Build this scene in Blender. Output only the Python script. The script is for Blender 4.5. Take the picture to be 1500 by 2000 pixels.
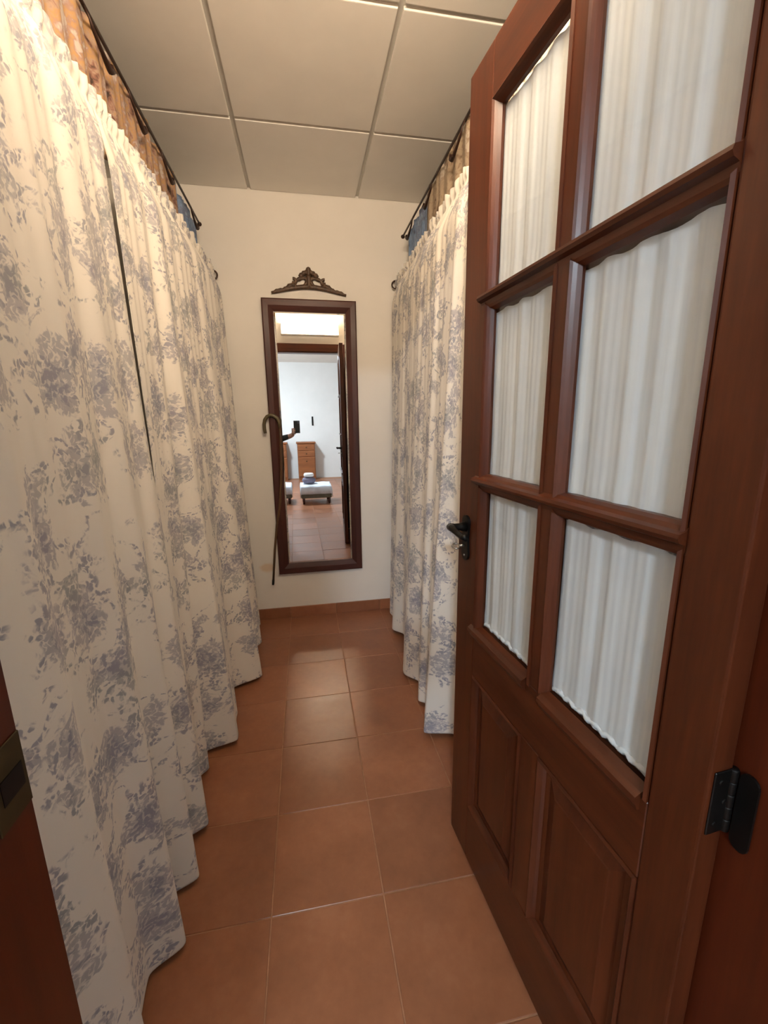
import bpy, bmesh, math, random
from mathutils import Vector, Matrix
random.seed(7)
for o in list(bpy.data.objects):
    bpy.data.objects.remove(o, do_unlink=True)
S = bpy.context.scene
COL = S.collection
R = math.radians

# ------------------------------------------------------------------ camera
FPX = 824.65
CAM = Vector((0.0, 0.0, 1.275))
cr_ = Vector((0.98327698, -0.18173289, -0.0118123))
cu_ = Vector((0.04987801, 0.20635149, 0.97720584))
cf_ = Vector((0.17515296, 0.96145318, -0.21196515))
cam_d = bpy.data.cameras.new('camera')
cam_d.sensor_fit = 'VERTICAL'
cam_d.sensor_height = 24.0
cam_d.sensor_width = 18.0
cam_d.lens = FPX * 24.0 / 2000.0
cam_d.clip_start = 0.02
cam = bpy.data.objects.new('camera', cam_d)
cam.matrix_world = Matrix(((cr_.x, cu_.x, -cf_.x, CAM.x), (cr_.y, cu_.y, -cf_.y, CAM.y),
                           (cr_.z, cu_.z, -cf_.z, CAM.z), (0, 0, 0, 1)))
COL.objects.link(cam)
S.camera = cam

# ------------------------------------------------------------------ light and exposure
w = bpy.data.worlds.new('world')
S.world = w
w.use_nodes = True
w.node_tree.nodes['Background'].inputs[0].default_value = (0.9, 0.95, 1.0, 1)
w.node_tree.nodes['Background'].inputs[1].default_value = 0.05
S.view_settings.view_transform = 'Standard'
S.view_settings.look = 'None'
S.view_settings.exposure = 0.30
S.view_settings.gamma = 1.0
S.view_settings.use_curve_mapping = False
CLOSET_LAMP = (1.0, 0.78, 0.55)   # warm glass wall lamp over the doorway, inside the closet
CLOSET_POWER = 100.0
ROOM_LAMP = (0.74, 0.87, 1.0)     # cooler lamp in the bedroom behind the camera
ROOM_POWER = 80.0

# ------------------------------------------------------------------ measured layout (metres)
D = 2.684        # back wall
H = 2.502        # ceiling
TILE = 0.2998
X_L, X_R = -1.0, 1.12          # closet side walls (behind the curtains)
WY0, WY1 = 0.262, 0.360        # the door wall, thickness
JL, JR = -0.252, 0.496         # clear opening
HEAD0, HEAD1 = 2.012, 2.075    # head / transom bar
BX0, BX1, BY0 = -1.7, 2.2, -4.5  # bedroom behind the camera

# ------------------------------------------------------------------ materials
def new_mat(name):
    m = bpy.data.materials.new(name)
    m.use_nodes = True
    nt = m.node_tree
    return m, nt, nt.nodes['Principled BSDF']

def N(nt, t, **kw):
    n = nt.nodes.new(t)
    for k, v in kw.items():
        setattr(n, k, v)
    return n

def ramp(nt, src, stops):
    r = N(nt, 'ShaderNodeValToRGB')
    el = r.color_ramp.elements
    while len(el) < len(stops):
        el.new(0.5)
    for e, (p, c) in zip(el, stops):
        e.position = p
        e.color = (*c, 1)
    nt.links.new(src, r.inputs[0])
    return r.outputs[0]

def math_(nt, op, a, b=None, c=None, clamp=False):
    n = N(nt, 'ShaderNodeMath', operation=op)
    n.use_clamp = clamp
    for i, v in enumerate((a, b, c)):
        if v is None:
            continue
        if isinstance(v, (int, float)):
            n.inputs[i].default_value = v
        else:
            nt.links.new(v, n.inputs[i])
    return n.outputs[0]

def smooth(nt, src, lo, hi):
    n = N(nt, 'ShaderNodeMapRange', interpolation_type='SMOOTHSTEP')
    nt.links.new(src, n.inputs[0])
    n.inputs[1].default_value = lo
    n.inputs[2].default_value = hi
    return n.outputs[0]

def mixc(nt, fac, a, b):
    n = N(nt, 'ShaderNodeMix', data_type='RGBA')
    for sock, v in ((n.inputs[0], fac), (n.inputs[6], a), (n.inputs[7], b)):
        if isinstance(v, (int, float)):
            sock.default_value = v
        elif isinstance(v, tuple):
            sock.default_value = (*v, 1)
        else:
            nt.links.new(v, sock)
    return n.outputs[2]

def noise(nt, vec, scale, detail=3.0, rough=0.55, dist=0.0):
    n = N(nt, 'ShaderNodeTexNoise')
    n.inputs['Scale'].default_value = scale
    n.inputs['Detail'].default_value = detail
    n.inputs['Roughness'].default_value = rough
    n.inputs['Distortion'].default_value = dist
    if vec is not None:
        nt.links.new(vec, n.inputs['Vector'])
    return n

def coord(nt, which='Object', scale=(1, 1, 1), rot=(0, 0, 0), loc=(0, 0, 0)):
    tc = N(nt, 'ShaderNodeTexCoord')
    mp = N(nt, 'ShaderNodeMapping')
    mp.inputs['Scale'].default_value = scale
    mp.inputs['Rotation'].default_value = rot
    mp.inputs['Location'].default_value = loc
    nt.links.new(tc.outputs[which], mp.inputs[0])
    return mp.outputs[0]

def bump(nt, b, src, strength, dist=0.002):
    n = N(nt, 'ShaderNodeBump')
    n.inputs['Strength'].default_value = strength
    n.inputs['Distance'].default_value = dist
    nt.links.new(src, n.inputs['Height'])
    nt.links.new(n.outputs[0], b.inputs['Normal'])

def m_simple(name, col, rough=0.5, metal=0.0, var=0.12, scale=12.0, bmp=0.0):
    m, nt, b = new_mat(name)
    n = noise(nt, coord(nt), scale)
    lo = tuple(c * (1 - var) for c in col)
    hi = tuple(min(1, c * (1 + var)) for c in col)
    nt.links.new(ramp(nt, n.outputs['Fac'], [(0.3, lo), (0.7, hi)]), b.inputs['Base Color'])
    b.inputs['Roughness'].default_value = rough
    b.inputs['Metallic'].default_value = metal
    if bmp:
        bump(nt, b, n.outputs['Fac'], bmp)
    return m

def m_wood(name, c0, c1, axis='z', rough=0.32, coat=0.35):
    m, nt, b = new_mat(name)
    sc = {'z': (22, 22, 1.6), 'x': (1.6, 22, 22), 'y': (22, 1.6, 22)}[axis]
    v = coord(nt, 'Object', sc)
    n1 = noise(nt, v, 1.0, 5, 0.6, 0.6)
    n2 = noise(nt, v, 5.0, 3, 0.6, 0.2)
    f = math_(nt, 'MULTIPLY_ADD', n2.outputs['Fac'], 0.35, math_(nt, 'MULTIPLY', n1.outputs['Fac'], 0.75))
    nt.links.new(ramp(nt, f, [(0.32, c0), (0.72, c1)]), b.inputs['Base Color'])
    b.inputs['Roughness'].default_value = rough
    b.inputs['Specular IOR Level'].default_value = 0.3
    b.inputs['Coat Weight'].default_value = coat
    b.inputs['Coat Roughness'].default_value = 0.22
    bump(nt, b, f, 0.12, 0.001)
    return m

def m_wall(name, col, stain=False):
    m, nt, b = new_mat(name)
    v = coord(nt)
    n = noise(nt, v, 3.0, 5, 0.6)
    c = ramp(nt, n.outputs['Fac'], [(0.3, tuple(x * 0.94 for x in col)), (0.7, col)])
    if stain:
        # old yellow repair patch low on the plaster, near the mirror's lower corner
        tc = N(nt, 'ShaderNodeTexCoord')
        dn = noise(nt, v, 14.0, 3)
        vm = N(nt, 'ShaderNodeVectorMath', operation='SUBTRACT')
        nt.links.new(tc.outputs['Object'], vm.inputs[0])
        vm.inputs[1].default_value = (-0.285, D, 0.355)
        vs = N(nt, 'ShaderNodeVectorMath', operation='MULTIPLY')
        nt.links.new(vm.outputs[0], vs.inputs[0])
        vs.inputs[1].default_value = (1.0, 0.3, 1.6)
        ln = N(nt, 'ShaderNodeVectorMath', operation='LENGTH')
        nt.links.new(vs.outputs[0], ln.inputs[0])
        dd = math_(nt, 'MULTIPLY_ADD', dn.outputs['Fac'], 0.05, ln.outputs['Value'])
        f = smooth(nt, dd, 0.085, 0.055)
        f2 = N(nt, 'ShaderNodeMapRange', interpolation_type='SMOOTHSTEP')
        nt.links.new(dd, f2.inputs[0])
        f2.inputs[1].default_value = 0.05
        f2.inputs[2].default_value = 0.085
        f2.inputs[3].default_value = 0.55
        f2.inputs[4].default_value = 0.0
        c = mixc(nt, f2.outputs[0], c, (0.62, 0.40, 0.20))
    nt.links.new(c, b.inputs['Base Color'])
    b.inputs['Roughness'].default_value = 0.85
    n3 = noise(nt, v, 60.0, 4, 0.6)
    bump(nt, b, n3.outputs['Fac'], 0.12, 0.002)
    return m

def m_tile():
    m, nt, b = new_mat('terracotta')
    oi = N(nt, 'ShaderNodeObjectInfo')
    tc = N(nt, 'ShaderNodeTexCoord')
    off = N(nt, 'ShaderNodeVectorMath', operation='MULTIPLY_ADD')
    nt.links.new(oi.outputs['Random'], off.inputs[0])
    off.inputs[1].default_value = (31, 17, 5)
    nt.links.new(tc.outputs['Object'], off.inputs[2])
    n1 = noise(nt, off.outputs[0], 5.0, 4, 0.6)
    n2 = noise(nt, off.outputs[0], 42.0, 4, 0.65)
    f = math_(nt, 'MULTIPLY_ADD', n2.outputs['Fac'], 0.3, math_(nt, 'MULTIPLY', n1.outputs['Fac'], 0.7))
    base = ramp(nt, f, [(0.3, (0.215, 0.082, 0.038)), (0.55, (0.285, 0.112, 0.053)), (0.75, (0.34, 0.145, 0.072))])
    hsv = N(nt, 'ShaderNodeHueSaturation')
    nt.links.new(base, hsv.inputs['Color'])
    mr = N(nt, 'ShaderNodeMapRange')
    nt.links.new(oi.outputs['Random'], mr.inputs[0])
    mr.inputs[3].default_value = 0.84
    mr.inputs[4].default_value = 1.12
    nt.links.new(mr.outputs[0], hsv.inputs['Value'])
    nt.links.new(hsv.outputs[0], b.inputs['Base Color'])
    rr = N(nt, 'ShaderNodeMapRange')
    nt.links.new(n1.outputs['Fac'], rr.inputs[0])
    rr.inputs[3].default_value = 0.24
    rr.inputs[4].default_value = 0.42
    nt.links.new(rr.outputs[0], b.inputs['Roughness'])
    b.inputs['Specular IOR Level'].default_value = 0.5
    bump(nt, b, n2.outputs['Fac'], 0.06, 0.001)
    return m

def toile_color(nt, ground, inks, seed=0.0):
    """leafy blue-grey bouquets scattered over a plain ground, in cloth (UV, metre) coordinates"""
    tc = N(nt, 'ShaderNodeTexCoord')
    mp = N(nt, 'ShaderNodeMapping')
    mp.inputs['Location'].default_value = (seed, seed * 0.37, 0)
    nt.links.new(tc.outputs['UV'], mp.inputs[0])
    uv = mp.outputs[0]
    def wobble(vec, scale, amp, det=2):
        wob = noise(nt, vec, scale, det, 0.5)
        sb = N(nt, 'ShaderNodeVectorMath', operation='SUBTRACT')
        nt.links.new(wob.outputs['Color'], sb.inputs[0])
        sb.inputs[1].default_value = (0.5, 0.5, 0.5)
        wv = N(nt, 'ShaderNodeVectorMath', operation='MULTIPLY_ADD')
        nt.links.new(sb.outputs[0], wv.inputs[0])
        wv.inputs[1].default_value = (amp, amp, 0)
        nt.links.new(vec, wv.inputs[2])
        return wv.outputs[0]
    def stretch(vec, sx, sy):
        sv = N(nt, 'ShaderNodeVectorMath', operation='MULTIPLY')
        nt.links.new(vec, sv.inputs[0])
        sv.inputs[1].default_value = (sx, sy, 1)
        return sv.outputs[0]
    def voro(vec, scale, rand=1.0):
        vo = N(nt, 'ShaderNodeTexVoronoi')
        vo.voronoi_dimensions = '2D'
        vo.inputs['Scale'].default_value = scale
        vo.inputs['Randomness'].default_value = rand
        nt.links.new(vec, vo.inputs['Vector'])
        return vo.outputs['Distance']
    v1 = wobble(uv, 9.0, 0.10)
    v2 = wobble(uv, 45.0, 0.030)
    # bouquets: ragged blobs on a loose lattice, taller than wide
    big = voro(stretch(v1, 1.15, 0.85), 6.2, 0.7)
    n1 = noise(nt, uv, 15.0, 4, 0.62, 0.8)
    d = math_(nt, 'MULTIPLY_ADD', n1.outputs['Fac'], -1.25, big)
    halo = smooth(nt, d, -0.25, -0.33)
    core = smooth(nt, d, -0.38, -0.56)
    # stems curling out of the bouquets
    n2 = noise(nt, v1, 10.0, 2, 0.5, 0.8)
    ridge = math_(nt, 'ABSOLUTE', math_(nt, 'SUBTRACT', n2.outputs['Fac'], 0.5))
    near = smooth(nt, d, 0.0, -0.16)
    stem = math_(nt, 'MULTIPLY', smooth(nt, ridge, 0.055, 0.020), near)
    # leaves and petals
    leaf = smooth(nt, voro(stretch(v2, 1.0, 0.75), 105.0), 0.55, 0.34)
    pet = noise(nt, v2, 88.0, 2, 0.55, 0.5)
    petal = smooth(nt, pet.outputs['Fac'], 0.47, 0.56)
    leafy = math_(nt, 'MAXIMUM', math_(nt, 'MULTIPLY', leaf, 0.85), math_(nt, 'MULTIPLY', petal, 0.9))
    a1 = math_(nt, 'MULTIPLY', halo, math_(nt, 'MULTIPLY_ADD', leafy, 0.55, 0.12))
    a2 = math_(nt, 'MULTIPLY', core, math_(nt, 'MULTIPLY_ADD', leafy, 0.48, 0.44))
    a3 = math_(nt, 'MULTIPLY', stem, math_(nt, 'MULTIPLY', leaf, 0.8))
    f = math_(nt, 'MAXIMUM', math_(nt, 'MAXIMUM', a1, a2), a3, clamp=True)
    hue = noise(nt, uv, 6.0, 1)
    ink = ramp(nt, hue.outputs['Fac'], [(0.38, inks[0]), (0.5, inks[1]), (0.64, inks[2])])
    return mixc(nt, f, ground, ink), f

def m_toile(name, seed):
    m, nt, b = new_mat(name)
    c, f = toile_color(nt, (0.80, 0.755, 0.68), [(0.195, 0.21, 0.285), (0.235, 0.23, 0.305), (0.21, 0.23, 0.26)], seed)
    nt.links.new(c, b.inputs['Base Color'])
    b.inputs['Roughness'].default_value = 0.9
    b.inputs['Sheen Weight'].default_value = 0.15
    uvc = coord(nt, 'UV')
    n = noise(nt, uvc, 16.0, 3, 0.5)
    bump(nt, b, n.outputs['Fac'], 0.25, 0.006)
    tr = N(nt, 'ShaderNodeBsdfTranslucent')
    nt.links.new(c, tr.inputs[0])
    mx = N(nt, 'ShaderNodeMixShader')
    mx.inputs[0].default_value = 0.02
    nt.links.new(b.outputs[0], mx.inputs[1])
    nt.links.new(tr.outputs[0], mx.inputs[2])
    nt.links.new(mx.outputs[0], nt.nodes['Material Output'].inputs[0])
    return m

def m_print(name, cols, seed, scale=9.0):
    """multi-coloured floral print for the upper valances"""
    m, nt, b = new_mat(name)
    uv = coord(nt, 'UV', loc=(seed, seed * 0.7, 0))
    n = noise(nt, uv, scale, 3, 0.55, 1.2)
    n2 = noise(nt, uv, scale * 4.5, 3, 0.6, 0.8)
    f = math_(nt, 'MULTIPLY_ADD', n2.outputs['Fac'], 0.35, math_(nt, 'MULTIPLY', n.outputs['Fac'], 0.68))
    st = [(0.36 + 0.05 * i, c) for i, c in enumerate(cols)]
    nt.links.new(ramp(nt, f, st), b.inputs['Base Color'])
    b.inputs['Roughness'].default_value = 0.9
    return m

def m_sheer():
    m, nt, b = new_mat('sheer_white')
    uv = coord(nt, 'UV', (70, 2.0, 1))
    n = noise(nt, uv, 1.0, 3, 0.6)
    c = ramp(nt, n.outputs['Fac'], [(0.3, (0.83, 0.85, 0.89)), (0.7, (0.95, 0.96, 0.98))])
    nt.links.new(c, b.inputs['Base Color'])
    b.inputs['Roughness'].default_value = 0.9
    tr = N(nt, 'ShaderNodeBsdfTranslucent')
    nt.links.new(c, tr.inputs[0])
    mx = N(nt, 'ShaderNodeMixShader')
    mx.inputs[0].default_value = 0.14
    nt.links.new(b.outputs[0], mx.inputs[1])
    nt.links.new(tr.outputs[0], mx.inputs[2])
    nt.links.new(mx.outputs[0], nt.nodes['Material Output'].inputs[0])
    return m

def m_glass(name, gloss=0.05):
    m, nt, b = new_mat(name)
    nt.nodes.remove(b)
    t = N(nt, 'ShaderNodeBsdfTransparent')
    t.inputs[0].default_value = (0.97, 0.98, 0.97, 1)
    g = N(nt, 'ShaderNodeBsdfGlossy')
    g.inputs['Roughness'].default_value = 0.03
    lw = N(nt, 'ShaderNodeLayerWeight')
    lw.inputs[0].default_value = 0.5
    p5 = math_(nt, 'POWER', lw.outputs['Facing'], 5.0)
    mx = N(nt, 'ShaderNodeMixShader')
    nt.links.new(math_(nt, 'MULTIPLY_ADD', p5, 0.5, 0.02), mx.inputs[0])
    nt.links.new(t.outputs[0], mx.inputs[1])
    nt.links.new(g.outputs[0], mx.inputs[2])
    nt.links.new(mx.outputs[0], nt.nodes['Material Output'].inputs[0])
    return m

def m_emit(name, col, power):
    m, nt, b = new_mat(name)
    b.inputs['Base Color'].default_value = (0.9, 0.9, 0.88, 1)
    n = noise(nt, coord(nt), 2.0)
    nt.links.new(ramp(nt, n.outputs['Fac'], [(0.0, col), (1.0, col)]), b.inputs['Emission Color'])
    b.inputs['Emission Strength'].default_value = power
    return m

M = {}
M['wall'] = m_wall('wall_plaster', (0.80, 0.765, 0.71), True)
M['wall2'] = m_wall('wall_bedroom', (0.80, 0.79, 0.76))
M['ceil'] = m_simple('ceiling_panel_white', (0.86, 0.83, 0.77), 0.8, var=0.03, scale=5)
M['groove'] = m_simple('ceiling_rail_grey', (0.60, 0.58, 0.53), 0.6, var=0.05)
M['tile'] = m_tile()
M['grout'] = m_simple('grout', (0.36, 0.185, 0.105), 0.9, var=0.2, scale=30)
M['wood_z'] = m_wood('mahogany_upright', (0.038, 0.0085, 0.0028), (0.098, 0.0235, 0.0072), 'z', 0.36, 0.08)
M['wood_x'] = m_wood('mahogany_across', (0.038, 0.0085, 0.0028), (0.098, 0.0235, 0.0072), 'x', 0.36, 0.08)
M['jamb'] = m_wood('mahogany_frame', (0.050, 0.008, 0.002), (0.095, 0.016, 0.004), 'z', 0.4, 0.12)
M['mframe_z'] = m_wood('mirror_frame_upright', (0.028, 0.008, 0.006), (0.072, 0.018, 0.011), 'z', 0.5, 0.05)
M['mframe_x'] = m_wood('mirror_frame_across', (0.028, 0.008, 0.006), (0.072, 0.018, 0.011), 'x', 0.5, 0.05)
M['crest'] = m_simple('carved_wood', (0.075, 0.040, 0.020), 0.5, var=0.5, scale=60, bmp=0.3)
M['cane'] = m_wood('cane_wood', (0.045, 0.022, 0.010), (0.12, 0.06, 0.025), 'z', 0.4)
M['cane_tip'] = m_simple('cane_horn', (0.11, 0.085, 0.04), 0.35, var=0.3)
M['iron'] = m_simple('black_iron', (0.012, 0.011, 0.010), 0.38, 0.7, var=0.3)
M['rail'] = m_simple('dark_rail', (0.035, 0.014, 0.008), 0.45, 0.3, var=0.3)
M['brass'] = m_simple('aged_brass', (0.06, 0.042, 0.015), 0.5, 0.5, var=0.3)
M['steel'] = m_simple('key_steel', (0.5, 0.49, 0.46), 0.3, 1.0, var=0.1)
M['toileA'] = m_toile('toile_near', 0.0)
M['toileB'] = m_toile('toile_far', 3.7)
M['toileC'] = m_toile('toile_right', 8.1)
M['val_left'] = m_print('floral_brown', [(0.05, 0.030, 0.022), (0.24, 0.12, 0.085), (0.36, 0.25, 0.185), (0.42, 0.24, 0.095), (0.32, 0.20, 0.165), (0.48, 0.41, 0.36)], 0.0)
M['val_right'] = m_print('floral_beige', [(0.09, 0.055, 0.035), (0.25, 0.17, 0.11), (0.36, 0.28, 0.20), (0.40, 0.31, 0.21), (0.28, 0.20, 0.14), (0.46, 0.39, 0.31)], 4.0)
M['val_blue'] = m_print('dusty_blue', [(0.07, 0.07, 0.11), (0.13, 0.19, 0.32), (0.17, 0.25, 0.40), (0.22, 0.31, 0.47), (0.16, 0.18, 0.28), (0.26, 0.35, 0.48)], 2.0)
M['sheer'] = m_sheer()
M['glass'] = m_glass('clear_glass')
M['dark_cloth'] = m_simple('dark_top', (0.018, 0.022, 0.018), 0.85, var=0.3)
M['brown_cloth'] = m_simple('brown_trousers', (0.11, 0.055, 0.025), 0.85, var=0.2)
M['skin'] = m_simple('skin', (0.42, 0.24, 0.17), 0.5, var=0.08)
M['hair'] = m_simple('hair', (0.03, 0.02, 0.014), 0.6, var=0.4, scale=60)
M['shoe'] = m_simple('shoe', (0.03, 0.028, 0.028), 0.5)
M['phone'] = m_simple('phone_black', (0.012, 0.014, 0.013), 0.25, var=0.1)
M['lens'] = m_simple('phone_lens', (0.02, 0.02, 0.03), 0.1, var=0.1)
M['oak'] = m_wood('chest_wood', (0.16, 0.05, 0.017), (0.30, 0.11, 0.04), 'x', 0.4)
M['white_cloth'] = m_simple('pale_throw', (0.62, 0.66, 0.72), 0.9, var=0.12, bmp=0.3)
M['white'] = m_simple('white_enamel', (0.8, 0.8, 0.78), 0.5, var=0.03)
M['grey_cloth'] = m_simple('olive_upholstery', (0.13, 0.12, 0.085), 0.9, var=0.2)
M['mauve'] = m_simple('mauve_cushion', (0.18, 0.16, 0.22), 0.9, var=0.2)

def m_mirror():
    m, nt, b = new_mat('silvered_glass')
    n = noise(nt, coord(nt), 3.0)
    nt.links.new(ramp(nt, n.outputs['Fac'], [(0.0, (0.90, 0.91, 0.90)), (1.0, (0.92, 0.93, 0.92))]), b.inputs['Base Color'])
    b.inputs['Metallic'].default_value = 1.0
    b.inputs['Roughness'].default_value = 0.0
    return m
M['mirror'] = m_mirror()

# ------------------------------------------------------------------ mesh helpers
def link(name, me, mat=None, parent=None, smooth_=False, loc=None):
    o = bpy.data.objects.new(name, me)
    COL.objects.link(o)
    if mat is not None and not me.materials:
        me.materials.append(mat)
    if parent is not None:
        o.parent = parent
    if loc is not None:
        o.location = loc
    if smooth_:
        for p in me.polygons:
            p.use_smooth = True
    return o

def empty(name, loc=(0, 0, 0), rz=0.0):
    o = bpy.data.objects.new(name, None)
    COL.objects.link(o)
    o.location = loc
    o.rotation_euler = (0, 0, rz)
    o.empty_display_size = 0.05
    return o

def tag(o, label=None, cat=None, group=None, kind=None):
    if label: o['label'] = label
    if cat: o['category'] = cat
    if group: o['group'] = group
    if kind: o['kind'] = kind
    return o

def bm_mesh(bm, name):
    me = bpy.data.meshes.new(name)
    bmesh.ops.recalc_face_normals(bm, faces=bm.faces)
    bm.to_mesh(me)
    bm.free()
    return me

def bm_box(bm, x0, x1, y0, y1, z0, z1, bev=0.0, seg=1):
    vs = [bm.verts.new((x, y, z)) for x in (x0, x1) for y in (y0, y1) for z in (z0, z1)]
    idx = [(0, 1, 3, 2), (4, 6, 7, 5), (0, 4, 5, 1), (2, 3, 7, 6), (0, 2, 6, 4), (1, 5, 7, 3)]
    fs = [bm.faces.new([vs[i] for i in f]) for f in idx]
    if bev > 0:
        es = list({e for f in fs for e in f.edges})
        bmesh.ops.bevel(bm, geom=es, offset=bev, segments=seg, profile=0.6, affect='EDGES', clamp_overlap=True)

def box(name, x0, x1, y0, y1, z0, z1, mat, parent=None, bev=0.0, seg=1):
    bm = bmesh.new()
    bm_box(bm, x0, x1, y0, y1, z0, z1, bev, seg)
    return link(name, bm_mesh(bm, name), mat, parent)

def bm_tube(bm, pts, r, seg=10, cap=True):
    """round tube along points; r a number or a list"""
    pts = [Vector(p) for p in pts]
    n = len(pts)
    rs = r if isinstance(r, (list, tuple)) else [r] * n
    rings = []
    prev = None
    for i, p in enumerate(pts):
        t = (pts[min(i + 1, n - 1)] - pts[max(i - 1, 0)]).normalized()
        if prev is None:
            a = Vector((0, 0, 1)) if abs(t.z) < 0.9 else Vector((1, 0, 0))
            s = t.cross(a).normalized()
        else:
            s = (prev - t * prev.dot(t)).normalized()
        prev = s
        q = t.cross(s)
        rings.append([bm.verts.new(p + (s * math.cos(2 * math.pi * k / seg) + q * math.sin(2 * math.pi * k / seg)) * rs[i]) for k in range(seg)])
    for a, b in zip(rings, rings[1:]):
        for k in range(seg):
            bm.faces.new((a[k], a[(k + 1) % seg], b[(k + 1) % seg], b[k]))
    if cap:
        bm.faces.new(rings[0][::-1])
        bm.faces.new(rings[-1])

def tube(name, pts, r, mat, parent=None, seg=10):
    bm = bmesh.new()
    bm_tube(bm, pts, r, seg)
    return link(name, bm_mesh(bm, name), mat, parent, True)

def bm_lathe(bm, prof, cx, cy, seg=20, axis='z', cz=0.0):
    rings = []
    for r, h in prof:
        ring = []
        for k in range(seg):
            a = 2 * math.pi * k / seg
            if axis == 'z':
                co = (cx + r * math.cos(a), cy + r * math.sin(a), cz + h)
            elif axis == 'y':
                co = (cx + r * math.cos(a), cy + h, cz + r * math.sin(a))
            else:
                co = (cx + h, cy + r * math.cos(a), cz + r * math.sin(a))
            ring.append(bm.verts.new(co))
        rings.append(ring)
    for a, b in zip(rings, rings[1:]):
        for k in range(seg):
            bm.faces.new((a[k], a[(k + 1) % seg], b[(k + 1) % seg], b[k]))
    bm.faces.new(rings[0][::-1])
    bm.faces.new(rings[-1])

def lathe(name, prof, c, mat, parent=None, seg=20, axis='z'):
    bm = bmesh.new()
    bm_lathe(bm, prof, c[0], c[1], seg, axis, c[2])
    return link(name, bm_mesh(bm, name), mat, parent, True)

def bm_extrude_outline(bm, pts, y0, y1, bev=0.0):
    """pts (x, z) outline, extruded along y"""
    f = bm.faces.new([bm.verts.new((x, y0, z)) for x, z in pts])
    ret = bmesh.ops.extrude_face_region(bm, geom=[f])
    vs = [g for g in ret['geom'] if isinstance(g, bmesh.types.BMVert)]
    bmesh.ops.translate(bm, verts=vs, vec=(0, y1 - y0, 0))

def spline(pts, y):
    """smooth (cosine) interpolation through (y, x) points sorted by y"""
    if y <= pts[0][0]:
        return pts[0][1]
    for (a, xa), (b, xb) in zip(pts, pts[1:]):
        if y <= b:
            t = (y - a) / (b - a)
            t = (1 - math.cos(math.pi * t)) / 2
            return xa + (xb - xa) * t
    return pts[-1][1]

def grid_mesh(name, cols, rows, fn, uvfn):
    verts, faces, uvs = [], [], []
    for i in range(cols):
        for j in range(rows):
            verts.append(fn(i, j))
    for i in range(cols - 1):
        for j in range(rows - 1):
            faces.append((i * rows + j, (i + 1) * rows + j, (i + 1) * rows + j + 1, i * rows + j + 1))
    me = bpy.data.meshes.new(name)
    me.from_pydata(verts, [], faces)
    uv = me.uv_layers.new(name='UVMap')
    for p in me.polygons:
        for li in p.loop_indices:
            vi = me.loops[li].vertex_index
            uv.data[li].uv = uvfn(vi // rows, vi % rows)
        p.use_smooth = True
    me.update()
    return me

# ================================================================== SETTING
# floor: grout bed with one object per tile
floor = box('floor', BX0, BX1, BY0, D + 0.05, -0.06, -0.0018, M['grout'])
tag(floor, kind='structure')
bm = bmesh.new()
g_ = 0.0016
bm_box(bm, -TILE / 2 + g_, TILE / 2 - g_, -TILE / 2 + g_, TILE / 2 - g_, -0.012, 0.0, 0.0011)
tile_me = bm_mesh(bm, 'tile')
tile_me.materials.append(M['tile'])
ROW0 = 1.5013
for i in range(-3, 4):
    for j in range(-20, 5):
        cx, cy = i * TILE, ROW0 + (j - 0.5) * TILE
        if cy + TILE / 2 > D + 0.05 or cy < BY0 + 0.2:
            continue
        t = link('tile', tile_me, None, floor)
        t.location = (cx, cy, random.uniform(-0.0006, 0.0006))
        t.rotation_euler = (random.uniform(-.0015, .0015), random.uniform(-.0015, .0015), 0)

# ceiling: slab with proud square panels, grooves between them show the rails
ceil = box('ceiling', BX0, BX1, BY0, D + 0.05, H + 0.03, H + 0.08, M['ceil'])
tag(ceil, kind='structure')
CG, CA, CR = 0.5846, -0.231, 2.123
gv = 0.009
bm = bmesh.new()
bm_box(bm, -CG / 2 + gv, CG / 2 - gv, -CG / 2 + gv, CG / 2 - gv, 0.0, 0.022, 0.003, 2)
pan_me = bm_mesh(bm, 'ceiling_panel')
pan_me.materials.append(M['ceil'])
def clip_panel(x0, x1, y0, y1):
    bm = bmesh.new()
    bm_box(bm, x0, x1, y0, y1, H, H + 0.022, 0.003, 2)
    return link('ceiling_panel', bm_mesh(bm, 'ceiling_panel'), M['ceil'], ceil)
for i in range(-2, 3):
    for j in range(-4, 1):
        x0, x1 = CA + i * CG + gv, CA + (i + 1) * CG - gv
        y0, y1 = CR + j * CG + gv, CR + (j + 1) * CG - gv
        if j == 0:
            clip_panel(max(x0, X_L), min(x1, X_R), y0, D - 0.002)
        elif x0 >= X_L and x1 <= X_R and y0 > WY1:
            p = link('ceiling_panel', pan_me, None, ceil)
            p.location = ((x0 + x1) / 2, (y0 + y1) / 2, H)
        elif y1 > WY1:
            if min(x1, X_R) - max(x0, X_L) > 0.05 and y1 - max(y0, WY1) > 0.05:
                clip_panel(max(x0, X_L), min(x1, X_R), max(y0, WY1), y1)
for i in range(-1, 3):
    x = CA + i * CG
    if X_L < x < X_R:
        box('ceiling_rail', x - 0.012, x + 0.012, WY1, D, H + 0.010, H + 0.030, M['groove'], ceil)
for j in range(-2, 1):
    y = CR + j * CG
    box('ceiling_rail', X_L, X_R, y - 0.012, y + 0.012, H + 0.011, H + 0.030, M['groove'], ceil)

wall_back = box('wall_back', BX0, BX1, D, D + 0.1, -0.05, H + 0.08, M['wall'])
tag(wall_back, kind='structure')
wall_left = box('wall_left', X_L - 0.1, X_L, WY1, D, -0.05, H + 0.08, M['wall'])
tag(wall_left, kind='structure')
wall_right = box('wall_right', X_R, X_R + 0.1, WY1, D, -0.05, H + 0.08, M['wall'])
tag(wall_right, kind='structure')
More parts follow.
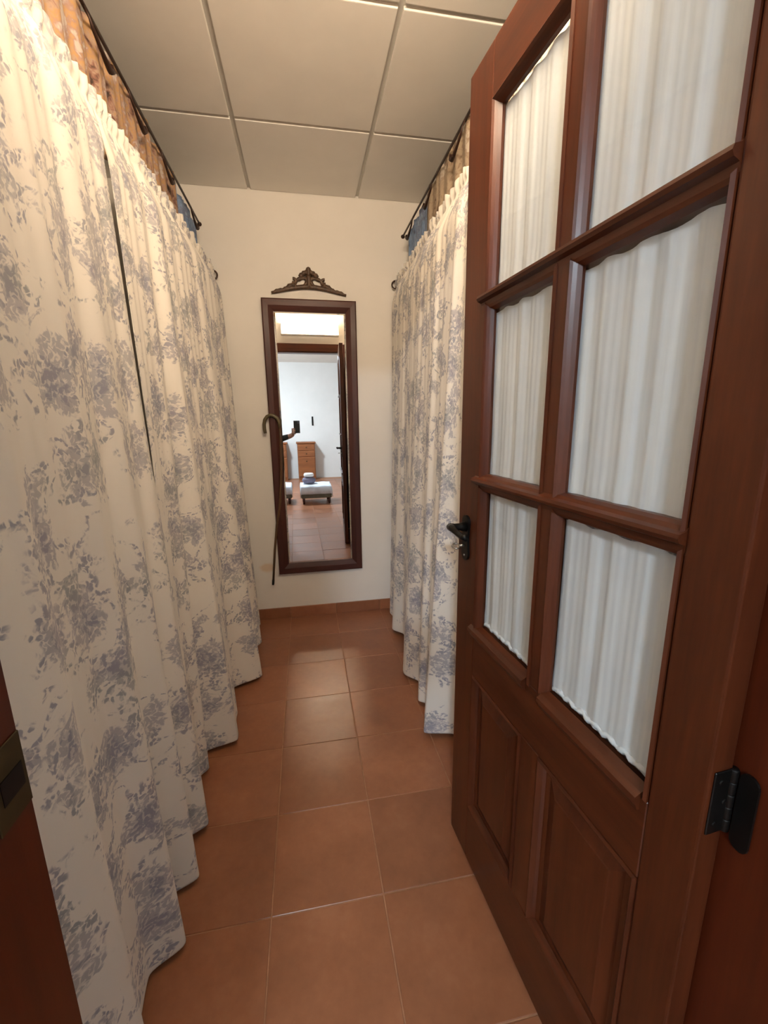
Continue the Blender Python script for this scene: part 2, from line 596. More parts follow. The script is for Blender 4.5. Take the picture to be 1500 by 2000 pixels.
# wall with the doorway: two piers and a strip over the transom, one mesh
bm = bmesh.new()
FO = 0.034  # frame thickness
bm_box(bm, BX0, JL - FO, WY0, WY1, -0.05, H + 0.08)
bm_box(bm, JR + FO, BX1, WY0, WY1, -0.05, H + 0.08)
bm_box(bm, JL - FO, JR + FO, WY0, WY1, HEAD1, H + 0.08)
wall_front = link('wall_front', bm_mesh(bm, 'wall_front'), M['wall2'])
tag(wall_front, kind='structure')
for nm, a in (('wall_bedroom_left', (BX0 - 0.1, BX0, BY0, WY0)), ('wall_bedroom_right', (BX1, BX1 + 0.1, BY0, WY0)),
              ('wall_bedroom_back', (BX0 - 0.1, BX1 + 0.1, BY0 - 0.1, BY0))):
    o = box(nm, *a, -0.05, H + 0.08, M['wall2'])
    tag(o, kind='structure')

# tiled skirting along the back wall, a child piece per tile
bb = box('baseboard_back', X_L, X_R, D - 0.004, D, 0, 0.070, M['grout'])
tag(bb, kind='structure')
bm = bmesh.new()
bm_box(bm, -TILE / 2 + 0.0012, TILE / 2 - 0.0012, -0.012, -0.002, 0, 0.0725, 0.002)
sk_me = bm_mesh(bm, 'skirting_tile')
sk_me.materials.append(M['tile'])
for i in range(-3, 4):
    t = link('skirting_tile', sk_me, None, bb)
    t.location = (i * TILE, D, 0)

# doorway frame: jambs, head bar, transom top and glass
trim = empty('trim_1', (0, 0, 0))
tag(trim, 'dark red mahogany doorway frame around the open glazed door', kind='structure')
jl = box('jamb', JL - FO, JL, WY0 - 0.012, WY1 + 0.004, 0, HEAD1, M['jamb'], trim, 0.003)
jr = box('jamb', JR, JR + FO, WY0 - 0.012, WY1 + 0.004, 0, HEAD1, M['jamb'], trim, 0.003)
box('head_bar', JL, JR, WY0 - 0.012, WY1 + 0.004, HEAD0, HEAD1, M['wood_x'], trim, 0.004)
# casing boards on the closet side
box('casing', JL - FO - 0.05, JL - 0.012, WY1 + 0.004, WY1 + 0.014, 0, HEAD1 + 0.03, M['jamb'], trim, 0.003)
box('casing', JR + 0.012, JR + FO + 0.05, WY1 + 0.004, WY1 + 0.014, 0, HEAD1 + 0.03, M['jamb'], trim, 0.003)
box('casing', JL - 0.012, JR + 0.012, WY1 + 0.004, WY1 + 0.014, HEAD0 + 0.012, HEAD1 + 0.03, M['wood_x'], trim, 0.003)
# strike plate let into the left jamb
sp = box('strike_plate', JL, JL + 0.0016, 0.322, 0.361, 0.955, 1.024, M['brass'], jl, 0.0006)
box('latch_hole_shade', JL + 0.0008, JL + 0.0022, 0.330, 0.356, 0.976, 0.998, M['iron'], sp)  # solid dark block on the plate, painted shade of the latch hole

# ================================================================== DOOR
DX, DY, DA = 0.3969, 1.0524, -1.4911
door = empty('door_1', (DX, DY, 0), DA)
tag(door, 'open mahogany door with six curtained glass panes and two lower panels', kind='structure')
TH, ZB, ZT, DW = 0.037, 0.012, 2.006, 0.707
U1, U2, U3, U4 = 0.1228, 0.3334, 0.3964, 0.6201
ZZ = [(1.5534, 1.8881), (1.1479, 1.5083), (0.757, 1.1028)]
box('stile', 0, 0.104, 0, TH, ZB, ZT, M['wood_z'], door, 0.003, 2)
box('stile', U4 + 0.016, DW, 0, TH, ZB, ZT, M['wood_z'], door, 0.003, 2)
box('top_rail', 0.104, U4 + 0.016, 0, TH, ZZ[0][1] + 0.018, ZT, M['wood_x'], door, 0.002)
box('bottom_rail', 0.104, U4 + 0.016, 0, TH, ZB, 0.195, M['wood_x'], door, 0.002)
box('lock_rail', 0.104, U4 + 0.016, 0, TH, 0.612, ZZ[2][0] - 0.012, M['wood_x'], door, 0.002)
# centre stile: upper glazing stile and lower panel stile
box('centre_stile', U2 + 0.012, U3 - 0.012, 0.001, TH - 0.001, ZZ[2][0] - 0.012, ZZ[0][1] + 0.018, M['wood_z'], door, 0.002)
box('centre_stile', 0.332, 0.398, 0.001, TH - 0.001, 0.195, 0.612, M['wood_z'], door, 0.002)

def rail_profile(name, u0, u1, z0, z1):
    """glazing rail with a rounded projecting nose"""
    h = z1 - z0
    pr = [(0.016, z0), (0.004, z0 + h * 0.10), (0.001, z0 + h * 0.22), (-0.001, z0 + h * 0.42), (-0.010, z0 + h * 0.50),
          (-0.013, z0 + h * 0.62), (-0.011, z0 + h * 0.74), (-0.002, z0 + h * 0.80), (0.003, z0 + h * 0.92), (0.012, z1), (TH - 0.002, z1), (TH - 0.002, z0)]
    bm = bmesh.new()
    A = [bm.verts.new((u0, y, z)) for y, z in pr]
    B = [bm.verts.new((u1, y, z)) for y, z in pr]
    n = len(pr)
    for k in range(n):
        bm.faces.new((A[k], A[(k + 1) % n], B[(k + 1) % n], B[k]))
    bm.faces.new(A[::-1]); bm.faces.new(B)
    return link(name, bm_mesh(bm, name), M['wood_x'], door)

rail_profile('glazing_rail', 0.086, U4 + 0.016, ZZ[1][1], ZZ[0][0])
rail_profile('glazing_rail', 0.086, U4 + 0.016, ZZ[2][1], ZZ[1][0])

def sloped_frame(name, u0, u1, z0, z1, wid, y_out, y_in, mat, parent, sides='lrtb'):
    """picture-frame moulding: outer edge at y_out, inner (glass) edge at y_in, one strip per side"""
    prof = [(0.0, y_out), (0.28, y_out - 0.003), (0.5, y_out + 0.001), (0.75, (y_out + y_in) / 2), (1.0, y_in)]
    def strip(p_out0, p_out1, p_in0, p_in1):
        bm = bmesh.new()
        A = []; B = []
        for t, y in prof:
            a = Vector(p_out0).lerp(Vector(p_in0), t); b = Vector(p_out1).lerp(Vector(p_in1), t)
            A.append(bm.verts.new((a.x, y, a.y))); B.append(bm.verts.new((b.x, y, b.y)))
        yb = TH * 0.5
        A.append(bm.verts.new((p_in0[0], yb, p_in0[1]))); B.append(bm.verts.new((p_in1[0], yb, p_in1[1])))
        A.append(bm.verts.new((p_out0[0], yb, p_out0[1]))); B.append(bm.verts.new((p_out1[0], yb, p_out1[1])))
        n = len(A)
        for k in range(n):
            bm.faces.new((A[k], A[(k + 1) % n], B[(k + 1) % n], B[k]))
        bm.faces.new(A[::-1]); bm.faces.new(B)
        return bm
    O = [(u0 - wid, z0 - wid), (u1 + wid, z0 - wid), (u1 + wid, z1 + wid), (u0 - wid, z1 + wid)]
    I = [(u0, z0), (u1, z0), (u1, z1), (u0, z1)]
    for k, s in enumerate('brtl'):
        if s not in sides:
            continue
        bm = strip(O[k], O[(k + 1) % 4], I[k], I[(k + 1) % 4])
        link(name, bm_mesh(bm, name), mat[0] if s in 'lr' else mat[1], parent)

WM = (M['wood_z'], M['wood_x'])
def sheer(u0, u1, z0, z1, seed, parent):
    rnd = random.Random(seed)
    n = 4.6
    ph = [rnd.uniform(0, 6.28) for _ in range(4)]
    cols, rows = 64, 16
    def fn(i, j):
        s = i / (cols - 1); t = j / (rows - 1)
        u = u0 + (u1 - u0) * s
        amp = 0.0015 + 0.0009 * math.sin(2.2 * s * 6.28 + ph[0])
        y = 0.0245 + amp * math.sin(s * n * 6.28 + ph[1] + 0.5 * math.sin(3 * t + ph[2])) + 0.0004 * math.sin(s * n * 3.3 * 6.28 + ph[3])
        z = z0 + (z1 - z0) * t
        if j == 0: z += 0.003 * math.sin(s * n * 6.28 + ph[1])
        if j == rows - 1: z -= 0.002 + 0.0025 * math.sin(s * n * 0.7 * 6.28 + ph[0])
        if j <= 1: y -= 0.001
        return (u, y, z)
    me = grid_mesh('pane_curtain', cols, rows, fn, lambda i, j: (u0 + (u1 - u0) * i / (cols - 1), z0 + (z1 - z0) * j / (rows - 1)))
    return link('pane_curtain', me, M['sheer'], parent)

k = 0
for (z0, z1) in ZZ:
    for (u0, u1) in ((U1, U2), (U3, U4)):
        zi = 2 if z0 == ZZ[2][0] else (0 if z0 == ZZ[0][0] else 1)
        sides = 'lr' + ('t' if zi == 0 else '')
        sloped_frame('glazing_bead', u0, u1, z0, z1, 0.018 if u0 == U1 else 0.014, -0.001, 0.013, WM, door, sides)
        g = box('glass_pane', u0 - 0.004, u1 + 0.004, 0.0150, 0.0180, z0 - 0.004, z1 + 0.004, M['glass'], door)
        sh = sheer(u0 - 0.006, u1 + 0.006, z0 + (0.004 if zi == 2 else -0.004), z1 + (0.002 if zi == 0 else -0.001), 11 + k, door)
        # gathered casing of the little curtain, on a thin rod
        if zi == 2:
            bmh = bmesh.new()
            bm_tube(bmh, [(u0 + (u1 - u0) * q / 40, 0.0235 + 0.0015 * math.sin(q * 1.9), z0 + 0.0075 + 0.0022 * math.sin(q * 1.1 + k)) for q in range(41)],
                    [0.0046 + 0.0018 * math.sin(q * 1.9 + 1) for q in range(41)], 8)
            link('gathered_hem', bm_mesh(bmh, 'gathered_hem'), M['sheer'], sh, True)
        k += 1
    # bead under the bottom panes
# projecting ledge under the lowest panes
def ledge(u0, u1):
    z1 = ZZ[2][0]
    pr = [(0.014, z1), (0.0, z1 - 0.006), (-0.010, z1 - 0.012), (-0.012, z1 - 0.020), (-0.007, z1 - 0.026), (-0.004, z1 - 0.034), (0.006, z1 - 0.036), (0.02, z1 - 0.02)]
    bm = bmesh.new()
    A = [bm.verts.new((u0, y, z)) for y, z in pr]; B = [bm.verts.new((u1, y, z)) for y, z in pr]
    n = len(pr)
    for q in range(n):
        bm.faces.new((A[q], A[(q + 1) % n], B[(q + 1) % n], B[q]))
    bm.faces.new(A[::-1]); bm.faces.new(B)
    link('ledge', bm_mesh(bm, 'ledge'), M['wood_x'], door)
ledge(0.090, U2 + 0.004); ledge(U3 - 0.006, U4 + 0.004)
# lower fielded panels
for (u0, u1) in ((0.124, 0.318), (0.412, 0.620)):
    z0, z1 = 0.212, 0.596
    sloped_frame('panel_moulding', u0, u1, z0, z1, 0.016, -0.001, 0.010, WM, door)
    bm = bmesh.new()
    prof = [(0.0, 0.011), (0.012, 0.012), (0.034, 0.005), (0.037, 0.0035)]
    rings = []
    for ins, y in prof:
        rings.append([bm.verts.new((x, y, z)) for x, z in ((u0 + ins, z0 + ins), (u1 - ins, z0 + ins), (u1 - ins, z1 - ins), (u0 + ins, z1 - ins))])
    for a, b in zip(rings, rings[1:]):
        for q in range(4):
            bm.faces.new((a[q], a[(q + 1) % 4], b[(q + 1) % 4], b[q]))
    bm.faces.new(rings[-1])
    back = [bm.verts.new((v.co.x, 0.028, v.co.z)) for v in rings[0]]
    for q in range(4):
        bm.faces.new((rings[0][q], rings[0][(q + 1) % 4], back[(q + 1) % 4], back[q]))
    bm.faces.new(back)
    link('lower_panel', bm_mesh(bm, 'lower_panel'), M['wood_z'], door)

# handle: long rosette, neck, lever and key
def rounded_plate(cx, z0, z1, hw, y0, y1, waist=0.0, n=10):
    pts = []
    for s in range(n + 1):
        a = math.pi * s / n
        pts.append((cx + hw * math.cos(a), z1 - hw + hw * math.sin(a)))
    pts.append((cx - hw + waist, (z0 + z1) / 2))
    for s in range(n + 1):
        a = math.pi + math.pi * s / n
        pts.append((cx + hw * math.cos(a), z0 + hw + hw * math.sin(a)))
    pts.append((cx + hw - waist, (z0 + z1) / 2))
    bm = bmesh.new()
    bm_extrude_outline(bm, pts, y0, y1)
    return bm
hd = link('door_handle', bm_mesh(rounded_plate(0.050, 0.915, 1.035, 0.019, 0.0, -0.006, 0.005), 'door_handle'), M['iron'], door)
tag(hd, 'black iron lever handle on a long plate')
tube('handle_neck', [(0.050, -0.004, 1.005), (0.050, -0.020, 1.005), (0.050, -0.036, 1.006), (0.050, -0.048, 1.006)], [0.014, 0.010, 0.009, 0.011], M['iron'], hd, 12)
tube('lever', [(0.046, -0.046, 1.006), (0.066, -0.050, 1.008), (0.092, -0.050, 1.004), (0.118, -0.046, 0.998), (0.134, -0.044, 1.000)],
     [0.010, 0.009, 0.0075, 0.007, 0.009], M['iron'], hd, 10)
tube('key_stem', [(0.050, -0.004, 0.955), (0.050, -0.022, 0.955)], 0.003, M['steel'], hd, 8)
bm = bmesh.new()
bm_tube(bm, [(0.050 + 0.010 * math.sin(a), -0.030 - 0.009 * math.cos(a), 0.955 - 0.004 * math.sin(a)) for a in [q * 6.2832 / 16 for q in range(17)]], 0.0022, 6)
link('key_bow', bm_mesh(bm, 'key_bow'), M['steel'], hd, True)
lathe('handle_screw', [(0.0035, 0), (0.003, -0.0015)], (0.050, -0.006, 0.928), M['steel'], hd, 10, 'y')

# hinges: leaf on the door edge, leaf on the jamb, knuckle between
def hinge(zc):
    h = empty('hinge', (DW, TH, zc))
    h.parent = door
    tag(h, 'black iron butt hinge')
    bm = bmesh.new()   # leaf on the door edge (faces the doorway)
    bm_box(bm, 0.0, 0.0024, -0.030, -0.002, -0.045, 0.045, 0.001)
    link('door_leaf', bm_mesh(bm, 'door_leaf'), M['iron'], h)
    a = (math.pi / 2) - 0.0
    bm = bmesh.new()   # jamb leaf, turned to lie on the reveal, rounded ends
    pts = []
    for s in range(9):
        t = math.pi * s / 8
        pts.append((0.018 + 0.011 * math.cos(t), 0.038 + 0.011 * math.sin(t)))
    for s in range(9):
        t = math.pi + math.pi * s / 8
        pts.append((0.018 + 0.011 * math.cos(t), -0.046 + 0.011 * math.sin(t)))
    bm_extrude_outline(bm, pts, 0.0, 0.003)
    jl_ = link('jamb_leaf', bm_mesh(bm, 'jamb_leaf'), M['iron'], h)
    jl_.location = (0.001, 0.0010, 0)
    jl_.rotation_euler = (0, 0, R(-4.5))
    bm = bmesh.new()
    for q in range(5):
        bm_lathe(bm, [(0.0052, 0), (0.0056, 0.001), (0.0056, 0.0165), (0.0052, 0.0175)], 0.001, 0.0, 12, 'z', -0.045 + q * 0.018)
    link('knuckle', bm_mesh(bm, 'knuckle'), M['iron'], h, True)
    bm = bmesh.new()
    for (x, z) in ((-0.022, 0.030), (-0.012, 0.0), (-0.022, -0.030)):
        bm_lathe(bm, [(0.0035, 0.0024), (0.0028, 0.0034)], x * 0, x + 0.003, 8, 'x', z)
    link('screw', bm_mesh(bm, 'screw'), M['iron'], h)
for z in (0.815, 1.72, 0.18):
    hinge(z)

# ================================================================== CURTAINS
LEFT_HEM = [(0.38, -0.425), (0.46, -0.365), (0.545, -0.415), (0.66, -0.360), (0.735, -0.408), (0.815, -0.418), (0.872, -0.350), (0.93, -0.385), (0.985, -0.425),
            (1.031, -0.356), (1.09, -0.39), (1.145, -0.418), (1.19, -0.364), (1.27, -0.395), (1.39, -0.436), (1.43, -0.412), (1.46, -0.425), (1.510, -0.440),
            (1.555, -0.326), (1.70, -0.35), (1.90, -0.405), (2.00, -0.272), (2.12, -0.335), (2.22, -0.37), (2.33, -0.305), (2.45, -0.375), (2.56, -0.335), (2.66, -0.40)]
RIGHT_HEM = [(0.42, 0.545), (0.55, 0.575), (0.70, 0.535), (0.83, 0.575), (0.95, 0.52), (1.08, 0.56), (1.18, 0.475), (1.30, 0.50), (1.405, 0.535), (1.44, 0.417), (1.52, 0.445),
             (1.615, 0.475), (1.645, 0.448), (1.70, 0.465), (1.775, 0.495), (1.873, 0.432), (2.03, 0.475), (2.24, 0.52), (2.331, 0.467), (2.45, 0.52), (2.56, 0.50), (2.66, 0.545)]

def curtain(name, hem, xt, sgn, y0, y1, ztop, tilt, mat, seed, edge0=None, edge1=None, dy=0.0055):
    """pleated cloth hanging from a rod at (xt, *, ztop - 0.03)"""
    rnd = random.Random(seed)
    cols = int((y1 - y0) / dy) + 1
    zs = [0.026, 0.031, 0.04] + [0.04 + (ztop - 0.20 - 0.04) * (i / 30) for i in range(1, 31)]
    zs += [ztop - 0.20 + 0.20 * i / 16 for i in range(1, 17)]
    rows = len(zs)
    ph = [rnd.uniform(0, 6.28) for _ in range(8)]
    def yy(i, z):
        a = y0 + (edge0(z) if edge0 else 0); b = y1 + (edge1(z) if edge1 else 0)
        return a + (b - a) * i / (cols - 1)
    cache = {}
    def fn(i, j):
        z = zs[j]; t = z / ztop
        y = yy(i, z)
        drift = 0.035 * t * math.sin(2.1 * y + ph[0])
        hb = spline(hem, y + drift * 0.6)
        hm = sum(spline(hem, y + q * 0.10) for q in (-2, -1, 0, 1, 2)) / 5
        w1 = 0.5 + 0.5 * (1 - t)
        w2 = 0.10 + 0.90 * (1 - t) ** 1.5
        top = min(1.0, max(0.0, (z - (ztop - 0.16)) / 0.13))
        top = top * top * (3 - 2 * top)
        w1 *= 1 - 0.75 * top
        w2 *= 1 - 0.75 * top
        x = xt + (hm - xt) * w1 + (hb - hm) * w2
        # soft secondary folds in the drop, tight gathers at the heading
        x += sgn * 0.0032 * (0.25 + 0.75 * t) * math.sin(y * 58 + ph[1] + 1.5 * math.sin(y * 7 + ph[2]) + 0.5 * z)
        x += sgn * 0.0022 * t * math.sin(y * 131 + ph[3] + 2 * math.sin(y * 11 + ph[4]) + 0.8 * z)
        gat = 0.0050 * top
        x += sgn * gat * math.sin(y * 165 + 3 * math.sin(y * 19 + ph[5]))
        if abs(z - (ztop - 0.045)) < 0.014:
            x -= sgn * 0.006
        if j == rows - 1:
            z += 0.004 * math.sin(y * 105 + ph[6]) + 0.005 * math.sin(y * 37 + ph[7])
        z -= tilt * (2.655 - y) * t
        if j <= 2:
            z += 0.005 * math.sin(y * 9 + ph[2])
        cache[(i, j)] = (x, y, z)
        return (x, y, z)
    # arc length along the middle row gives honest cloth coordinates
    mid = rows // 2
    us = [0.0]
    pr = fn(0, 10)
    for i in range(1, cols):
        q = fn(i, 10)
        us.append(us[-1] + math.hypot((q[0] - pr[0]) * 0.8, q[1] - pr[1]))
        pr = q
    me = grid_mesh(name, cols, rows, fn, lambda i, j: (us[i], zs[j]))
    o = link(name, me, mat)
    so = o.modifiers.new('thickness', 'SOLIDIFY')
    so.thickness = 0.0012
    return o

SLIT = 1.245
def slit_near(z):
    return -0.001 - 0.026 * min(1, max(0, (z - 1.00) / 0.20)) * min(1, max(0, (2.0 - z) / 0.08))
def slit_far(z):
    if z > 1.00:
        return 0.001 + 0.024 * min(1, (z - 1.00) / 0.20) * min(1, max(0, (2.0 - z) / 0.08))
    return 0.001
ca = curtain('curtain', LEFT_HEM, -0.455, 1, 0.385, SLIT, 2.098, 0.038, M['toileA'], 3, None, slit_near)
tag(ca, 'nearest cream toile curtain with blue-grey leaf print, left of the corridor by the doorway', 'curtain', 'toile closet curtains')
cb = curtain('curtain', LEFT_HEM, -0.455, 1, SLIT, 2.655, 2.098, 0.038, M['toileB'], 5, slit_far, None)
tag(cb, 'cream toile curtain with leaf print on the left, reaching the mirror wall beyond the slit', 'curtain', 'toile closet curtains')
cc = curtain('curtain', RIGHT_HEM, 0.575, -1, 0.43, 2.655, 2.080, 0.0, M['toileC'], 9)
tag(cc, 'cream toile curtain with leaf print on the right, behind the open door', 'curtain', 'toile closet curtains')

# curtain rods with curled ends
def rod(x, z, tilt, sgn, label):
    r = empty('curtain_rod', (x, D, z))
    tube('rod', [(0, 0.36 - D + 0.006, tilt * (0.36 - D)), (0, -1.2, -1.2 * tilt), (0, -0.03, 0)], 0.006, M['rail'], r, 10)
    # finial: little open scroll against the wall
    pts = []
    for q in range(15):
        a = -0.5 + q / 14 * 4.4
        rr = 0.026 - 0.010 * q / 14
        pts.append((sgn * (0.020 + rr * math.sin(a)), -0.026, 0.0 + rr * math.cos(a)))
    tube('scroll_finial', pts, [0.0052 - 0.0015 * q / 14 for q in range(15)], M['rail'], r, 8)
    lathe('wall_flange', [(0.016, 0), (0.016, -0.004), (0.009, -0.008), (0.007, -0.03)], (0, 0, 0), M['rail'], r, 14, 'y')
    tag(r, label, 'curtain rod', 'curtain rods')
    return r
rod(-0.470, 2.062, 0.038, 1, 'dark curtain rod with scroll end carrying the left-hand toile curtains')
rod(0.590, 2.052, 0.0, -1, 'dark curtain rod with scroll end carrying the right-hand toile curtain')

# upper rails with hooks
def upper_rail(x, z, sgn, hooks, label):
    r = empty('hanging_rail', (x, D, z))
    tube('rail_bar', [(0, 0.365 - D, 0), (0, -1.4, 0), (0, -0.004, 0)], 0.0050, M['rail'], r, 10)
    lathe('wall_flange', [(0.011, -0.001), (0.011, -0.004), (0.007, -0.010)], (0, 0, 0), M['rail'], r, 14, 'y')
    for y in hooks:
        pts = [(0, y - D - 0.105, 0.0), (sgn * 0.010, y - D - 0.103, -0.022), (sgn * 0.012, y - D - 0.092, -0.040), (sgn * 0.012, y - D - 0.060, -0.054),
               (sgn * 0.012, y - D - 0.025, -0.066), (sgn * 0.012, y - D + 0.004, -0.070), (sgn * 0.012, y - D + 0.020, -0.060), (sgn * 0.012, y - D + 0.018, -0.046)]
        tube('hook', pts, [0.002, 0.0025, 0.0045, 0.005, 0.007, 0.009, 0.008, 0.005], M['rail'], r, 8)
    tag(r, label, 'rail', 'hanging rails')
    return r
upper_rail(-0.500, 2.318, 1, (0.70, 1.10, 1.54, 1.80, 2.12, 2.55), 'dark rail with iron hooks above the left-hand curtains, under the ceiling')
upper_rail(0.620, 2.322, -1, (1.10, 1.45, 1.79, 2.17, 2.52), 'dark rail with iron hooks above the right-hand curtain, under the ceiling')

def valance(x, sgn, y0, y1, z0, z1, mat, seed, label):
    rnd = random.Random(seed)
    ph = [rnd.uniform(0, 6.28) for _ in range(6)]
    cols = int((y1 - y0) / 0.008) + 1
    rows = 14
    def fn(i, j):
        y = y0 + (y1 - y0) * i / (cols - 1)
        t = j / (rows - 1)
        z = z0 + (z1 - z0) * t
        xx = x - sgn * (0.016 + 0.007 * math.sin(y * 47 + ph[0] + 2 * math.sin(y * 5 + ph[1])) + 0.004 * math.sin(y * 120 + ph[2] + z * 3))
        if j == rows - 1: z += 0.007 * math.sin(y * 33 + ph[3]) + 0.008 * max(0, math.sin(y * 19 + ph[4]))
        if j == 0: z += 0.012 * math.sin(y * 26 + ph[5])
        return (xx, y, z)
    me = grid_mesh('valance_cloth', cols, rows, fn, lambda i, j: (y0 + (y1 - y0) * i / (cols - 1) * 1.25, z0 + (z1 - z0) * j / (rows - 1)))
    o = link('valance_cloth', me, mat)
    so = o.modifiers.new('thickness', 'SOLIDIFY')
    so.thickness = 0.0015
    tag(o, label, 'cloth', 'cloths hung from the upper rails')
    return o
valance(-0.500, 1, 0.375, 2.262, 2.02, 2.338, M['val_left'], 1, 'brown and orange flower-print cloth above the left-hand curtains')
valance(-0.506, 1, 2.235, 2.655, 2.02, 2.318, M['val_blue'], 2, 'dusty blue cloth at the wall end of the left rail')
valance(0.620, -1, 0.42, 2.250, 2.00, 2.338, M['val_right'], 3, 'beige and brown print cloth above the right-hand curtain')
valance(0.626, -1, 2.225, 2.655, 2.00, 2.318, M['val_blue'], 4, 'dusty blue cloth at the wall end of the right rail')

# ================================================================== MIRROR WALL
MIR_YAW = 0.62   # hangs a touch askew
MX0, MX1, MZ0, MZ1, MW = -0.2062, 0.3324, 0.312, 1.959, 0.063
mir = empty('wall_mirror', ((MX0 + MX1) / 2, D - 0.003, MZ0), R(MIR_YAW))
tag(mir, 'tall mirror in a dark mahogany frame on the end wall', 'mirror')
hx = (MX1 - MX0) / 2; hh = MZ1 - MZ0
def member(pts4, mat):
    """mitred frame member, raised outer edge sloping to the glass; pts4 = outer0, outer1, inner1, inner0"""
    bm = bmesh.new()
    o0, o1, i1, i0 = [Vector(p) for p in pts4]
    prof = [(0.0, -0.003), (0.0, -0.022), (0.10, -0.026), (0.55, -0.024), (0.75, -0.019), (1.0, -0.012), (1.0, -0.003)]
    A = []; B = []
    for t, y in prof:
        a = o0.lerp(i0, t); b = o1.lerp(i1, t)
        A.append(bm.verts.new((a.x, y, a.y))); B.append(bm.verts.new((b.x, y, b.y)))
    n = len(prof)
    for k in range(n):
        bm.faces.new((A[k], A[(k + 1) % n], B[(k + 1) % n], B[k]))
    bm.faces.new(A[::-1]); bm.faces.new(B)
    link('frame_member', bm_mesh(bm, 'frame_member'), mat, mir)
OO = [(-hx, 0), (hx, 0), (hx, hh), (-hx, hh)]
II = [(-hx + MW, MW + 0.004), (hx - MW, MW + 0.004), (hx - MW, hh - MW - 0.004), (-hx + MW, hh - MW - 0.004)]
for k in range(4):
    member((OO[k], OO[(k + 1) % 4], II[(k + 1) % 4], II[k]), M['mframe_x'] if k % 2 == 0 else M['mframe_z'])
bm = bmesh.new()
bv = 0.013
ix, iz0, iz1 = hx - MW + 0.003, MW, hh - MW
ring = lambda ins, y: [bm.verts.new((x, y, z)) for x, z in ((-ix + ins, iz0 + ins), (ix - ins, iz0 + ins), (ix - ins, iz1 - ins), (-ix + ins, iz1 - ins))]
r0 = ring(0, -0.0085); r1 = ring(bv, -0.0105); rb = ring(0, -0.004)
bm.faces.new(r1)
for q in range(4):
    bm.faces.new((r0[q], r0[(q + 1) % 4], r1[(q + 1) % 4], r1[q]))
    bm.faces.new((rb[q], rb[(q + 1) % 4], r0[(q + 1) % 4], r0[q]))
bm.faces.new(rb[::-1])
pane = link('mirror_glass', bm_mesh(bm, 'mirror_glass'), M['mirror'], mir)

# carved crest
crest = empty('carved_crest', (0.066, D, 1.983))
tag(crest, 'carved brown wooden scroll crest on the wall above the mirror', 'ornament')
def arcpts(f, n=22):
    return [f(q / (n - 1)) for q in range(n)]
def crest_tube(name, pts, rad):
    bm = bmesh.new()
    bm_tube(bm, [(x, -0.010, z) for x, z in pts], rad, 8)
    for v in bm.verts:     # flatten against the wall
        v.co.y = -0.010 + (v.co.y + 0.010) * 0.85
    return link(name, bm_mesh(bm, name), M['crest'], crest, True)
# arched base bar, thin at the ends
base = arcpts(lambda t: ((t - 0.5) * 0.425, 0.008 + 0.037 * math.sin(math.pi * t) ** 1.15), 28)
crest_tube('base_arch', base, [0.007 + 0.007 * math.sin(math.pi * q / 27) for q in range(28)])
for s in (-1, 1):
    # ring scroll enclosing the pierced opening
    sc = arcpts(lambda t: (s * (0.046 + 0.036 * math.cos(t * 6.2832)), 0.066 + 0.022 * math.sin(t * 6.2832) - 0.010 * math.cos(t * 6.2832)), 22)
    crest_tube('scroll', sc, [0.0095 + 0.0025 * math.sin(q * 1.7) for q in range(22)])
    cu = arcpts(lambda t: (s * (0.084 + (0.017 - 0.012 * t) * math.cos(1.2 + t * 5.2)), 0.070 + (0.017 - 0.012 * t) * math.sin(1.2 + t * 5.2)), 16)
    crest_tube('shoulder_curl', cu, [0.009 - 0.003 * q / 15 for q in range(16)])
    lf = arcpts(lambda t: (s * (0.080 + 0.118 * t), 0.052 - 0.040 * t + 0.004 * math.sin(t * 9)), 16)
    crest_tube('leaf_spray', lf, [0.0155 * (1 - 0.62 * q / 15) * (1 + 0.22 * math.sin(q * 2.0)) for q in range(16)])
    ul = arcpts(lambda t: (s * (0.004 + 0.046 * t), 0.122 - 0.026 * t + 0.006 * math.sin(t * 3.14)), 12)
    crest_tube('upper_leaf', ul, [0.010 + 0.005 * abs(math.sin(q * 0.9)) for q in range(12)])
bm = bmesh.new()
bm_lathe(bm, [(0.002, 0.078), (0.010, 0.086), (0.013, 0.098), (0.008, 0.110), (0.012, 0.122), (0.0155, 0.133), (0.012, 0.144), (0.003, 0.150)], 0, -0.011, 12)
link('finial', bm_mesh(bm, 'finial'), M['crest'], crest, True)
crest_tube('stem', [(0, 0.040), (0, 0.06), (0, 0.085), (0, 0.105)], [0.018, 0.012, 0.014, 0.017])

# walking stick hung by its crook over a nail
cane = empty('walking_stick', (-0.185, D, 0.25))
tag(cane, 'thin walking stick with crook handle hung at the mirror frame', 'walking stick')
cy = -0.040
crook = [(-0.046, 0.958), (-0.050, 0.985), (-0.050, 1.010), (-0.044, 1.036), (-0.030, 1.055), (-0.010, 1.064), (0.010, 1.060), (0.028, 1.046), (0.038, 1.022), (0.040, 0.99)]
tube('crook', [(x, cy, z) for x, z in crook], [0.0095, 0.0105] + [0.0105] * 6 + [0.010, 0.0095], M['cane_tip'], cane, 10)
shaft = [(0.040, 0.995), (0.041, 0.93), (0.037, 0.80), (0.026, 0.65), (0.010, 0.515), (-0.016, 0.39), (-0.038, 0.23), (-0.060, 0.03)]
tube('shaft', [(x, cy, z) for x, z in shaft], [0.0095, 0.009, 0.0088, 0.0084, 0.008, 0.0076, 0.0072, 0.0068], M['cane'], cane, 10)
tube('ferrule', [(-0.060, cy, 0.034), (-0.0632, cy, 0.006), (-0.0638, cy, 0.0)], [0.0078, 0.0078, 0.006], M['iron'], cane, 10)
tube('wall_nail', [(-0.010, -0.002, 1.050), (-0.010, -0.055, 1.052)], 0.0028, M['iron'], cane, 8)

